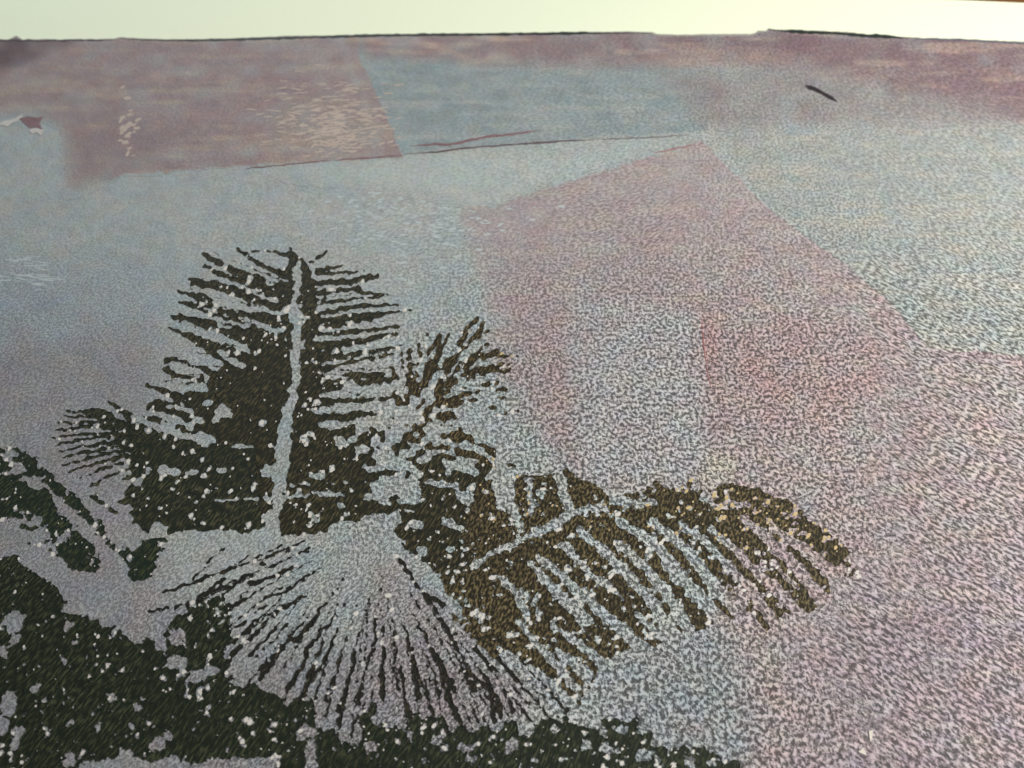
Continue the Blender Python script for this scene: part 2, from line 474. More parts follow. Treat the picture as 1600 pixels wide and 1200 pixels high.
patch([(540, 40), (1022, 40), (1100, 60), (1110, 108), (1000, 116), (780, 112), (560, 96)],
      T('mauve_tissue', (146, 120, 128), (160, 136, 136), (192, 164, 150), 0.9, 16), 'mauve tissue strip with peach streaks along the far edge', 30)
patch([(1020, 40), (1840, 40), (1840, 262), (1620, 206), (1500, 172), (1350, 138), (1180, 112), (1030, 112)],
      T('plum_tissue', (142, 112, 122), (150, 124, 130), (176, 148, 140), 0.95, 17), 'plum tissue along the far right edge', 40)
patch([(1030, 76), (1180, 68), (1340, 96), (1300, 108), (1060, 112), (960, 108)],
      T('peach_tissue', (190, 164, 150), (178, 158, 150), None, 0.7, 18), 'peach tissue smear near the far edge', 30)
patch([(80, 40), (562, 40), (562, 90), (600, 170), (631, 247), (420, 258), (195, 274), (140, 300), (98, 314), (92, 204), (70, 192), (-240, 196), (-240, 40)],
      T('brown_mauve_tissue', (160, 134, 138), (166, 144, 142), (176, 154, 142), 0.95, 19), 'brown mauve tissue rectangle at the far left', 44,
      [((562, 60), (600, 170), 50), ((600, 170), (631, 247), 50), ((631, 247), (195, 274), 40)])
patch([(195, 180), (240, 150), (262, 274), (195, 275), (140, 304), (98, 316), (92, 210)],
      T('wine_tissue', (142, 120, 128), (150, 130, 134), None, 0.45, 20), 'wine tissue fold at the left corner of the brown patch', 40)
patch([(-240, 40), (150, 40), (130, 66), (60, 100), (0, 122), (-240, 140)],
      T('maroon_tissue', (106, 84, 92), (122, 98, 102), None, 0.95, 21), 'dark maroon tissue at the far left corner', 24)
patch([(420, 150), (530, 128), (590, 180), (622, 240), (480, 250), (410, 215)],
      T('wrinkled_tissue', (176, 158, 146), (160, 148, 142), None, 0.45, 22), 'wrinkled sandy tissue scrap on the brown rectangle', 40)

# ------------------------------------------------------------------ the printed ink
ST = 1.35
gu = np.arange(-120, 1700 + ST, ST); gv = np.arange(370, 1330 + ST, ST)
GU, GV = np.meshgrid(gu, gv)
IU = GU + 2.2 * vnoise(GU, GV, 9, 31) + 3.0 * vnoise(GU, GV, 3.6, 32)
IV = GV + 1.8 * vnoise(GU, GV, 9, 33) + 2.4 * vnoise(GU, GV, 3.6, 34)
part_id = np.zeros(GU.shape, np.int16)      # 0 bare
leaf_id = np.zeros(GU.shape, np.int16)
n_leaf = [0]

def box(pts, pad):
    x0 = min(p[0] for p in pts) - pad; x1 = max(p[0] for p in pts) + pad
    y0 = min(p[1] for p in pts) - pad; y1 = max(p[1] for p in pts) + pad
    i0 = max(0, int((y0 - gv[0]) / ST)); i1 = min(len(gv), int((y1 - gv[0]) / ST) + 2)
    j0 = max(0, int((x0 - gu[0]) / ST)); j1 = min(len(gu), int((x1 - gu[0]) / ST) + 2)
    return slice(i0, i1), slice(j0, j1)

def P(part, *pts):
    s = box(pts, 8); m = in_poly(IU[s], IV[s], pts)
    part_id[s][m] = part; leaf_id[s][m] = 0
def XP(*pts):
    s = box(pts, 8); m = in_poly(IU[s], IV[s], pts)
    part_id[s][m] = 0
def S(part, w0, w1, *pts, leaf=True):
    w0, w1 = (w0 * 0.6 + .8, w1 * 0.6 + .8) if part == F_ else (w0 * .95 + .6, w1 * .95 + .5) if part in (B_, G_) else (w0 * 1.25 + 1.0, w1 * 1.25 + 0.6)
    s = box(pts, 8 + max(w0, w1)); m = in_stroke(IU[s], IV[s], pts, w0, w1)
    if leaf: n_leaf[0] += 1
    part_id[s][m] = part; leaf_id[s][m] = n_leaf[0] if leaf else 0
def X(w0, w1, *pts, k=0.85):
    w0, w1 = w0 * k, w1 * k
    s = box(pts, 8 + max(w0, w1)); m = in_stroke(IU[s], IV[s], pts, w0, w1)
    part_id[s][m] = 0
def E(x, y, rx, ry, a=0.0):
    s = box([(x - rx, y - rx), (x + rx, y + rx)], 8 + ry)
    c, q = math.cos(R(a)), math.sin(R(a))
    du, dv = IU[s] - x, IV[s] - y
    m = ((du * c + dv * q) / rx) ** 2 + ((-du * q + dv * c) / ry) ** 2 < 1
    part_id[s][m] = 0

A_, B_, C_, G_, H_, F_, D_ = 1, 2, 3, 4, 5, 6, 7
# --- ground ink along the bottom and between the leaves
P(D_, (-120, 860), (0, 872), (28, 868), (42, 886), (60, 898), (86, 915), (103, 940), (92, 956), (135, 962), (160, 975), (176, 986), (196, 990), (206, 1006),
  (216, 1008), (224, 998), (236, 994), (246, 1010), (262, 1026), (256, 1000), (262, 975), (290, 955), (320, 936), (346, 930), (364, 946), (358, 985), (366, 1010),
  (352, 1062), (380, 1062), (440, 1090), (560, 1100), (700, 1090), (835, 1138), (866, 1098), (884, 1112), (892, 1130), (930, 1138), (946, 1120), (985, 1130), (993, 1117),
  (1002, 1140), (1019, 1146), (1016, 1166), (1060, 1170), (1100, 1168), (1124, 1182), (1152, 1186), (1164, 1205), (1230, 1260), (1330, 1330), (-120, 1330))
# --- left leaning frond B and the dark heart under it
P(B_, (163, 622), (182, 633), (208, 646), (250, 672), (300, 688), (340, 690), (440, 700), (430, 790), (408, 826), (378, 834), (350, 818), (322, 832), (290, 828), (262, 836), (236, 836),
  (214, 814), (198, 800), (185, 785), (200, 765), (206, 740), (214, 700), (208, 668))
# --- upright frond A
P(A_, (452, 402), (478, 410), (492, 440), (498, 500), (500, 560), (506, 625), (540, 660), (590, 662), (620, 640), (636, 664), (662, 640), (690, 634), (706, 646), (740, 690), (776, 702),
  (772, 728), (755, 750), (800, 790), (820, 850), (760, 890), (690, 905), (660, 880), (625, 850), (590, 806), (520, 832), (470, 836), (440, 836), (424, 834), (408, 826), (330, 830), (330, 700), (300, 690), (336, 686), (338, 660), (322, 636),
  (318, 616), (328, 592), (346, 574), (366, 552), (376, 522), (396, 502), (412, 480), (426, 452), (444, 426))
P(B_, (163, 622), (182, 633), (208, 646), (250, 672), (300, 688), (340, 690), (400, 697), (404, 760), (408, 826), (378, 834), (350, 818), (322, 832), (290, 828), (262, 836), (236, 836),
  (214, 814), (198, 800), (185, 785), (200, 765), (206, 740), (214, 700), (208, 668))
# left leaflets of A
S(A_, 3, 12.6, (372, 388), (392, 405), (425, 420), (450, 432))
S(A_, 2, 4.2, (395, 391), (430, 394), (457, 400))
S(A_, 3, 7.0, (452, 388), (462, 400), (478, 416))
S(A_, 4, 12.6, (315, 396), (345, 412), (367, 425), (405, 440))
S(A_, 5, 15.4, (321, 416), (355, 435), (400, 450), (450, 458))
S(A_, 4, 19.6, (297, 436), (335, 447), (380, 458), (425, 475))
S(A_, 3, 5.6, (298, 443), (315, 447), (338, 452))
S(A_, 3, 8.4, (280, 456), (312, 465), (334, 475))
S(A_, 12, 14.0, (312, 467), (320, 470))
S(A_, 4, 18.2, (282, 472), (315, 482), (370, 497), (420, 500))
S(A_, 4, 21.0, (270, 497), (300, 500), (325, 505), (362, 518), (400, 530))
S(A_, 3, 21.0, (265, 512), (295, 525), (332, 545), (370, 560))
S(A_, 6, 18.2, (258, 563), (280, 560), (315, 570), (335, 582), (375, 584))
S(A_, 8, 12.6, (260, 577), (280, 590), (312, 594))
S(A_, 4, 14.0, (232, 602), (275, 617), (307, 627), (335, 635))
S(A_, 10, 18.2, (256, 632), (266, 634))
S(A_, 4, 14.0, (300, 606), (330, 622))
X(4.2, 6.8, (385, 400), (415, 412), (440, 418)); X(5.1, 7.6, (400, 424), (430, 432)); X(5.1, 5.1, (435, 434), (450, 440))
X(8.5, 8.5, (335, 431), (370, 446), (410, 462)); X(6.0, 8.5, (428, 408), (446, 414))
X(6.8, 8.5, (337, 461), (390, 477), (437, 491)); X(6.0, 6.8, (412, 466), (432, 470))
X(5.1, 6.0, (318, 482), (362, 497)); X(8.5, 10.2, (375, 497), (400, 506), (437, 517)); X(7.6, 8.5, (340, 505), (358, 512))
X(7.6, 11.9, (272, 512), (325, 522), (365, 538), (390, 547))
X(8.5, 11.0, (342, 550), (380, 574)); XP((255, 522), (298, 535), (334, 560), (352, 573), (340, 580), (300, 568), (258, 552))
X(6.8, 7.6, (270, 577), (310, 588)); X(10.2, 15.3, (245, 588), (300, 600), (330, 620)); X(7.6, 10.2, (225, 645), (282, 658)); X(6.8, 8.5, (285, 632), (305, 640))
P(A_, (252, 618), (300, 612), (332, 612), (345, 640), (345, 694), (302, 690), (262, 676), (236, 660), (214, 652), (224, 640))
X(8, 11, (222, 642), (250, 650), (285, 660)); X(7, 8, (262, 634), (300, 644)); X(6, 6, (248, 622), (285, 630)); E(348, 645, 12, 9); E(312, 655, 9, 5); E(322, 630, 7, 4); E(272, 668, 8, 4)
tl = [(372, 388), (345, 392), (315, 396), (321, 416), (308, 426), (297, 436), (288, 446), (280, 456), (282, 472), (274, 484), (270, 497), (265, 512), (262, 530), (258, 563), (260, 577), (246, 590), (232, 602)]
bl_ = [(446, 424), (440, 432), (434, 440), (430, 448), (425, 458), (420, 468), (412, 476), (404, 488), (396, 498), (386, 508), (378, 520), (372, 535), (366, 548), (352, 566), (342, 578), (332, 592), (326, 606)]
for i in range(len(tl) - 1):
    for f in (.5,):
        tx = tl[i][0] + (tl[i + 1][0] - tl[i][0]) * f + random.uniform(0, 16); ty = tl[i][1] + (tl[i + 1][1] - tl[i][1]) * f
        ax_ = bl_[i][0] + (bl_[i + 1][0] - bl_[i][0]) * f; ay_ = bl_[i][1] + (bl_[i + 1][1] - bl_[i][1]) * f
        S(A_, 0, 1.4, (tx, ty), ((tx + ax_) / 2, (ty + ay_) / 2 + 1), (ax_, ay_))
for i in range(10):
    y = 420 + i * 22 + random.uniform(-4, 4); xe = 540 + 90 * min(1, i / 5) - max(0, i - 10) * 6 + random.uniform(-12, 8)
    S(A_, 1.6, 0, (496, y + 6), ((496 + xe) / 2, y + 1), (xe, y - 6 + random.uniform(-3, 3)))
# right leaflets of A
S(A_, 5, 2, (485, 410), (512, 392)); S(A_, 4, 2, (495, 422), (537, 416)); S(A_, 4, 3, (496, 428), (570, 424))
S(A_, 5, 9, (495, 442), (550, 440), (578, 434)); S(A_, 9, 3, (576, 434), (594, 431)); S(A_, 7, 4, (500, 458), (560, 450)); S(A_, 3, 2, (550, 455), (610, 460))
S(A_, 5, 2, (505, 474), (600, 462)); S(A_, 6, 3, (500, 490), (560, 478), (628, 476)); S(A_, 10, 3, (497, 501), (560, 494), (640, 485))
S(A_, 8, 3, (502, 512), (600, 493)); S(A_, 6, 3, (500, 523), (625, 510)); S(A_, 8, 6, (500, 538), (617, 523)); S(A_, 11, 4, (500, 550), (577, 535))
S(A_, 8, 3, (504, 562), (625, 541)); S(A_, 7, 2, (508, 576), (622, 552)); S(A_, 9, 5, (495, 592), (600, 584)); S(A_, 7, 8, (560, 598), (612, 595)); S(A_, 9, 4, (492, 628), (610, 623))
S(A_, 12, 8, (500, 608), (530, 606)); S(A_, 10, 8, (512, 655), (560, 648), (600, 640))
X(6, 5, (500, 484), (530, 478), (560, 470)); X(6, 4, (502, 495), (540, 489), (600, 481)); X(7, 6, (495, 532), (540, 526), (575, 524)); X(5, 6, (505, 518), (570, 506))
X(7, 7, (500, 618), (560, 612), (605, 612)); X(8, 9, (495, 643), (550, 637), (600, 640)); X(7, 7, (535, 545), (580, 540)); X(7, 8, (530, 575), (590, 566)); X(6, 6, (520, 590), (545, 590))
# midrib of A
X(9, 12, (466, 413), (468, 432), (462, 470), (464, 520), (462, 580), (456, 620)); X(12, 22, (456, 620), (447, 660), (444, 690)); X(26, 18, (444, 690), (438, 725), (442, 755), (432, 770))
X(20, 30, (434, 790), (426, 806), (424, 830)); X(8, 6, (447, 528), (446, 545)); X(8, 8, (475, 535), (474, 545)); E(432, 738, 12, 12); E(415, 735, 8, 10)
rib = [(466, 413), (464, 450), (463, 500), (464, 540), (462, 580), (456, 620), (447, 660), (444, 690), (438, 725), (440, 755)]
for (x0, y0), (x1, y1) in zip(rib[:-1], rib[1:]):                     # beaded, uneven rib
    for i in range(5):
        t_ = i / 5; ww_ = 5 + 7 * max(0, (y0 - 600) / 150)
        E(x0 + (x1 - x0) * t_ + random.choice((-1, 1)) * random.uniform(.4, 1) * ww_, y0 + (y1 - y0) * t_, random.uniform(3, 6), random.uniform(3, 5.5))
# thin scratches and rubbed flecks in the heart
X(4, 4, (337, 783), (400, 779)); X(4, 9, (400, 780), (455, 777), (490, 772), (540, 772)); X(2.6, 2.6, (452, 758), (520, 756), (575, 753)); X(2.4, 2.4, (560, 780), (640, 782)); X(2.6, 2.6, (650, 753), (752, 757))
for e in ((520, 664, 26, 7), (566, 668, 12, 8), (530, 687, 11, 6), (550, 687, 7, 6), (497, 744, 13, 6), (533, 790, 9, 5), (492, 812, 7, 5), (583, 732, 12, 7), (620, 725, 19, 9), (598, 712, 18, 8),
          (618, 680, 15, 10), (566, 702, 11, 8), (588, 690, 10, 8), (612, 760, 34, 14), (640, 770, 20, 12), (590, 775, 20, 6), (655, 820, 10, 8), (730, 778, 11, 10), (660, 862, 9, 9), (705, 858, 7, 5), (665, 717, 11, 7),
          (636, 708, 14, 8), (640, 655, 8, 6), (348, 645, 12, 9), (338, 655, 8, 8), (358, 648, 6, 5), (300, 738, 14, 4), (255, 733, 9, 7), (272, 738, 9, 6), (232, 737, 5, 5), (215, 755, 8, 6), (320, 686, 14, 11), (380, 697, 18, 4),
          (347, 735, 8, 5), (260, 665, 14, 5), (295, 667, 9, 6), (605, 640, 10, 8), (625, 650, 8, 10), (600, 660, 12, 7), (580, 660, 10, 8), (590, 815, 26, 14), (545, 825, 30, 10), (615, 812, 12, 14)): E(*e)
X(12, 12, (692, 812), (735, 832)); X(13, 14, (695, 722), (745, 738)); X(12, 12, (680, 676), (698, 690)); X(10, 10, (702, 732), (700, 742)); E(722, 775, 12, 6, 40); E(740, 806, 15, 8, 45)
# --- B: midrib, leaflet slits
X(9, 12, (209, 652), (250, 670), (305, 685), (334, 688)); X(8, 10, (225, 646), (250, 648), (283, 657)); E(348, 640, 10, 10)
tips = [(104, 641), (97, 650), (92, 661), (84, 672), (82, 684), (86, 695), (88, 706), (95, 716), (97, 728), (108, 738), (124, 748), (142, 760), (150, 772)]
rts = [(196, 662), (204, 664), (210, 667), (213, 671), (217, 676), (219, 682), (220, 688), (220, 694), (219, 701), (217, 709), (214, 718), (208, 730), (204, 745)]
for i, (t_, r_) in enumerate(zip(tips, rts)):                       # the comb of fine leaflets
    md = ((t_[0] + r_[0]) / 2 + random.uniform(-4, 4), (t_[1] + r_[1]) / 2 - 4 + random.uniform(-2, 2))
    S(B_, 2.6, 6.2 if i % 3 else 8, t_, md, r_)
S(B_, 4, 11, (122, 644), (150, 641), (172, 650)); S(B_, 5, 7, (145, 775), (175, 797), (215, 815), (238, 838))
XP((152, 768), (172, 750), (186, 746), (200, 754), (197, 768), (192, 780), (180, 788), (164, 784))
E(216, 753, 9, 6, -25); E(192, 812, 16, 12); E(205, 826, 14, 10); E(248, 828, 15, 12); E(218, 845, 18, 9); E(190, 842, 12, 9); E(235, 842, 10, 8); E(195, 795, 12, 7)
# --- far left frond C
P(C_, (-120, 660), (0, 700), (22, 698), (46, 715), (58, 730), (74, 764), (84, 790), (104, 812), (128, 836), (146, 852), (156, 872), (160, 890), (140, 894), (108, 890), (98, 868), (84, 850), (72, 826), (44, 808), (0, 815), (-120, 790))
P(C_, (18, 696), (36, 706), (56, 718), (76, 733), (84, 750), (100, 760), (121, 780), (141, 800), (160, 816), (168, 838), (184, 856), (206, 862), (222, 848), (248, 838), (262, 842), (258, 868), (246, 896), (226, 908), (206, 906), (196, 890), (184, 868), (160, 842), (136, 815), (110, 790), (86, 768), (68, 748), (50, 730))
X(14, 22, (86, 780), (105, 801), (130, 826), (148, 845), (176, 868), (192, 890)); E(26, 735, 18, 6, -10); E(55, 755, 16, 9, 20); E(16, 709, 12, 6, 10); E(36, 748, 8, 5); E(62, 731, 5, 7); E(54, 818, 17, 6, -20); E(58, 832, 17, 7, -30); E(100, 843, 12, 7, -30); E(30, 800, 10, 3)
S(C_, 5, 3, (34, 823), (52, 826), (70, 815)); S(C_, 4, 3, (45, 848), (62, 850), (85, 842)); S(C_, 6, 3, (80, 860), (92, 868))
# --- middle frond G
P(G_, (618, 640), (612, 610), (632, 600), (640, 580), (664, 570), (690, 553), (712, 556), (716, 600), (704, 612), (690, 622), (706, 640), (738, 690), (776, 702), (770, 726), (744, 730), (700, 716), (660, 700), (630, 690))
for w0, w1, pts in ((8, 15, ((745, 498), (725, 525), (700, 555), (680, 585))), (7, 7, ((757, 506), (740, 528), (720, 548))), (5, 7, ((702, 522), (690, 545), (677, 566))), (5, 7, ((682, 530), (670, 550), (660, 580))), (5, 4, ((669, 524), (671, 529))),
                    (4, 6, ((665, 537), (655, 562), (650, 590))), (6, 7, ((640, 547), (642, 570), (637, 596))), (4, 4, ((628, 552), (632, 580))), (7, 8, ((612, 572), (622, 598))), (3, 8, ((772, 515), (737, 532), (708, 560))), (3, 8, ((770, 534), (750, 545), (720, 567))),
                    (5, 10, ((808, 558), (775, 555), (740, 562), (710, 578))), (9, 10, ((787, 565), (765, 572), (728, 576))), (4, 7, ((797, 577), (770, 587), (730, 594))), (3, 5, ((785, 595), (755, 600))), (8, 6, ((790, 610), (768, 608))), (4, 7, ((748, 611), (710, 620), (684, 630))),
                    (6, 8, ((716, 632), (688, 638))), (3, 5, ((815, 642), (790, 645), (768, 648))), (6, 5, ((762, 640), (775, 634))), (3, 6, ((690, 510), (684, 545), (672, 575))), (3, 7, ((725, 512), (708, 540), (690, 566))), (3, 6, ((790, 545), (755, 552), (716, 570))), (3, 6, ((800, 568), (765, 580), (722, 586))), (3, 6, ((780, 600), (745, 604), (712, 604))), (4, 7, ((760, 625), (725, 628), (692, 628))), (3, 6, ((655, 530), (650, 560), (648, 590))), (4, 8, ((740, 655), (712, 650), (690, 645))), (5, 9, ((765, 680), (735, 678), (700, 668))), (5, 4, ((796, 726), (806, 728))), (4, 4, ((776, 622), (795, 620)))):
    S(G_, w0, w1, *pts)
for e in ((617, 602, 9, 7), (657, 577, 5, 8), (668, 614, 10, 8), (646, 626, 7, 9), (628, 640, 9, 7), (645, 655, 10, 6), (675, 674, 15, 7), (616, 680, 15, 11), (716, 727, 24, 8), (740, 602, 12, 6), (706, 553, 9, 3, -20),
          (738, 645, 28, 11), (752, 670, 30, 13), (775, 688, 14, 7), (655, 596, 6, 4), (632, 612, 8, 6)): E(*e)
for w0, w1, pts in ((3, 5, ((672, 600), (692, 562), (714, 530))), (3, 5, ((692, 596), (722, 562), (760, 532))), (3, 6, ((704, 590), (745, 570), (792, 562))), (3, 5, ((655, 600), (662, 568), (668, 545))), (3, 4, ((642, 602), (648, 572), (652, 552))), (4, 6, ((694, 610), (735, 596), (782, 586))),
                    (8, 6, ((600, 700), (622, 665), (648, 632), (672, 604), (690, 580))), (5, 7, ((680, 640), (720, 640), (764, 650))), (5, 7, ((664, 662), (700, 657), (738, 668))), (5, 7, ((650, 684), (700, 690), (764, 712))), (4, 5, ((640, 665), (655, 640), (680, 622))), (3, 4, ((682, 570), (700, 545), (726, 518))), (4, 5, ((640, 700), (690, 706), (745, 722)))):
    X(w0, w1, *pts, k=1.0)
# --- golden right hand frond H
P(H_, (745, 760), (772, 748), (800, 742), (845, 742), (868, 742), (886, 728), (900, 745), (934, 758), (948, 775), (975, 770), (1005, 767), (1025, 749), (1037, 762), (1067, 760), (1077, 747), (1090, 762), (1105, 770), (1125, 757), (1150, 757), (1185, 765), (1212, 777),
  (1237, 785), (1262, 805), (1287, 825), (1312, 847), (1328, 862), (1325, 876), (1344, 901), (1310, 902), (1289, 945), (1256, 963), (1225, 958), (1196, 990), (1160, 965), (1134, 970), (1088, 988), (1050, 988),
  (1027, 1012), (990, 1010), (962, 1024), (940, 1040), (906, 1101), (872, 1080), (845, 1050), (815, 1030), (790, 1012), (775, 1030), (740, 1010), (700, 965), (690, 905), (742, 880), (720, 840), (735, 800))
for w0, w1, pts in ((22, 4, ((1225, 800), (1275, 836), (1312, 868), (1345, 902))), (14, 4, ((810, 1008), (850, 1040), (877, 1072), (907, 1102)))):
    S(H_, w0, w1, *pts)
# bare leaflets of H
for w0, w1, pts in ((9, 14, ((742, 884), (770, 863), (800, 852), (830, 835), (855, 825), (880, 810))), (14, 10, ((880, 810), (902, 800), (928, 794), (946, 792))), (14, 16, ((873, 740), (882, 775), (895, 802))), (36, 30, ((786, 752), (790, 785))), (9, 9, ((826, 748), (831, 800))),
                    (9, 12, ((800, 790), (815, 825))), (8, 10, ((840, 768), (846, 776))), (12, 20, ((842, 872), (880, 902), (920, 940), (960, 972), (1005, 1012))), (10, 22, ((828, 880), (858, 912), (888, 944), (918, 970))), (9, 10, ((782, 900), (805, 927), (823, 962))), (6, 6, ((812, 918), (836, 944))),
                    (8, 9, ((878, 852), (912, 884), (944, 916))), (11, 20, ((906, 828), (945, 862), (985, 902), (1022, 945), (1052, 992))), (12, 20, ((968, 850), (1000, 878), (1028, 908), (1058, 950), (1080, 990))), (11, 24, ((963, 813), (1004, 836), (1034, 862), (1060, 897), (1096, 936), (1134, 978))),
                    (11, 24, ((1018, 813), (1050, 838), (1078, 866), (1106, 905), (1142, 942), (1182, 985))), (9, 18, ((1062, 818), (1100, 846), (1140, 885), (1172, 920), (1206, 968))), (9, 20, ((1110, 826), (1150, 860), (1190, 902), (1228, 936), (1262, 976))), (10, 24, ((1160, 810), (1198, 840), (1232, 874), (1262, 908), (1300, 955))),
                    (10, 26, ((1206, 824), (1245, 850), (1284, 882), (1330, 925))), (5, 8, ((1140, 912), (1165, 945))), (5, 7, ((1090, 885), (1112, 915))), (5, 7, ((1215, 888), (1245, 920))), (5, 6, ((1035, 880), (1062, 915))), (5, 6, ((940, 900), (975, 938))), (5, 6, ((890, 905), (930, 945))),
                    (9, 16, ((862, 977), (900, 1002), (940, 1035))), (8, 14, ((995, 960), (1034, 996))), (9, 13, ((807, 967), (840, 1007), (870, 1040), (898, 1076))), (10, 20, ((872, 1017), (916, 1056))), (10, 12, ((885, 850), (897, 866))), (5, 5, ((1135, 786), (1172, 789))), (16, 10, ((962, 780), (1000, 790))), (8, 10, ((1015, 782), (1022, 786))), (14, 8, ((1100, 775), (1118, 790)))):
    X(w0, w1, *pts, k=1.0)
# --- fan leaf F: bare paper with cut slits
XP((215, 1000), (200, 985), (170, 975), (110, 945), (95, 915), (140, 900), (200, 912), (236, 905), (258, 850), (300, 838), (360, 838), (410, 832), (440, 838), (500, 834), (540, 822), (590, 806), (614, 824), (626, 850), (650, 876), (690, 918), (722, 944), (724, 968),
   (702, 955), (740, 1000), (775, 1032), (800, 1022), (830, 1042), (864, 1064), (905, 1100), (868, 1122), (838, 1130), (812, 1142), (800, 1120), (772, 1148), (756, 1130), (742, 1148), (720, 1130), (706, 1152), (694, 1120), (664, 1120), (650, 1112), (634, 1142),
   (610, 1136), (586, 1122), (592, 1095), (604, 1092), (598, 1060), (592, 1050), (588, 1085), (575, 1108), (560, 1120), (568, 1150), (552, 1165), (536, 1160), (522, 1142), (502, 1146), (512, 1115), (490, 1110), (494, 1078), (480, 1080), (464, 1090), (442, 1102), (446, 1080), (442, 1066), (450, 1040), (436, 1035),
   (412, 1058), (380, 1076), (352, 1064), (360, 1042), (352, 1020), (366, 1006), (356, 985), (362, 948), (346, 930), (316, 940), (290, 955), (262, 975), (250, 985), (232, 990))
for w0, w1, pts in ((6, 3, ((475, 845), (455, 855), (422, 867))), (5, 3, ((485, 855), (465, 867), (442, 877))), (6, 13, ((462, 882), (430, 900), (390, 912))), (8, 8, ((408, 880), (416, 882))), (3, 6, ((500, 888), (480, 900), (450, 922), (412, 936))),
                    (7, 6, ((472, 932), (445, 950), (428, 964))), (7, 5, ((366, 914), (348, 930))), (9, 7, ((352, 902), (325, 924), (296, 942))), (5, 4, ((262, 950), (232, 957))), (4, 4, ((417, 945), (398, 958))), (4, 6, ((384, 970), (356, 990))),
                    (4, 9, ((420, 972), (382, 1002), (362, 1025))), (3, 4, ((452, 972), (425, 1002), (410, 1017))), (4, 8, ((400, 1025), (375, 1050), (352, 1065))), (4, 9, ((445, 1005), (432, 1022), (410, 1047))), (4, 14, ((500, 957), (477, 985), (462, 1000))),
                    (3, 12, ((527, 960), (500, 990), (482, 1010), (475, 1037), (460, 1060), (450, 1074))), (3, 13, ((520, 1000), (510, 1025), (500, 1042), (485, 1065), (470, 1092))), (3, 9, ((542, 1002), (530, 1032), (526, 1050), (517, 1070), (508, 1094))),
                    (2, 11, ((565, 975), (557, 1007), (552, 1040), (545, 1065), (527, 1112))), (3, 9, ((585, 960), (587, 1000), (580, 1020), (567, 1060), (560, 1100))), (8, 18, ((600, 1012), (597, 1050), (598, 1085))), (3, 15, ((632, 975), (637, 1000), (645, 1020), (650, 1050), (655, 1088))),
                    (5, 13, ((647, 960), (657, 980), (670, 1005), (687, 1035), (708, 1078))), (4, 11, ((627, 1040), (632, 1090), (642, 1122))), (4, 9, ((698, 998), (725, 1050), (742, 1080))), (5, 12, ((617, 866), (640, 898), (662, 926), (690, 946))), (5, 8, ((660, 925), (690, 970), (715, 1010))),
                    (12, 8, ((722, 1047), (750, 1064), (772, 1087))), (10, 13, ((767, 1083), (773, 1130))), (8, 12, ((787, 1078), (802, 1112))), (14, 8, ((740, 1012), (765, 1040), (778, 1050))), (10, 6, ((778, 1028), (802, 1056), (820, 1078))), (6, 12, ((690, 1060), (702, 1100), (720, 1130))), (5, 10, ((665, 1060), (672, 1100), (680, 1125))),
                    (5, 8, ((735, 1100), (748, 1130))), (5, 10, ((538, 1100), (528, 1130))), (4, 8, ((560, 1115), (548, 1150))), (6, 6, ((170, 985), (182, 978))), (5, 4, ((275, 922), (283, 915))), (5, 4, ((312, 905), (322, 898))), (4, 3, ((352, 858), (322, 878))), (4, 3, ((390, 868), (350, 892))), (3, 5, ((430, 985), (400, 1012), (378, 1036))), (2, 5, ((470, 975), (448, 1000))), (2, 6, ((510, 1010), (492, 1040), (478, 1060))), (2, 5, ((572, 1010), (566, 1040))), (2, 6, ((615, 985), (618, 1030), (622, 1080))), (2, 7, ((662, 1010), (676, 1050), (688, 1090))), (3, 7, ((715, 1015), (740, 1060), (758, 1100))), (2, 4, ((405, 905), (360, 950))), (3, 4, ((440, 945), (405, 975), (372, 1000))), (3, 3, ((330, 880), (300, 905))), (3, 6, ((640, 925), (655, 950))), (3, 7, ((745, 1040), (765, 1065), (785, 1120))), (3, 6, ((800, 1070), (825, 1100))), (3, 6, ((820, 1060), (850, 1090))), (3, 3, ((440, 850), (400, 872))), (2, 3, ((520, 930), (495, 955)))):
    S(F_, w0, w1, *pts)
ends = [(262, 925), (280, 948), (300, 945), (345, 960), (352, 985), (358, 1010), (352, 1040), (360, 1062), (385, 1072), (410, 1058), (440, 1050), (446, 1090), (468, 1092), (490, 1100), (506, 1130), (528, 1150), (548, 1160), (566, 1150), (580, 1115), (598, 1090), (618, 1135), (638, 1140), (656, 1116),
        (676, 1122), (700, 1145), (722, 1132), (744, 1146), (764, 1136), (786, 1126), (806, 1135), (832, 1130), (858, 1120), (880, 1104)]
for i, (ex_, ey_) in enumerate(ends):
    hx, hy = 588 + random.uniform(-12, 12), 822 + random.uniform(-6, 6)
    f0 = random.uniform(.30, .62); pts = []
    for k in range(6):
        f = f0 + (1.02 - f0) * k / 5
        bend = math.sin(f * 3.1) * 10 * (1 if ex_ < 588 else -1)
        pts.append((hx + (ex_ - hx) * f + random.uniform(-.6, .6), hy + (ey_ - hy) * f - abs(bend) * .6))
    S(F_, 1.2, random.choice((3, 4.5, 6, 8)), *pts)
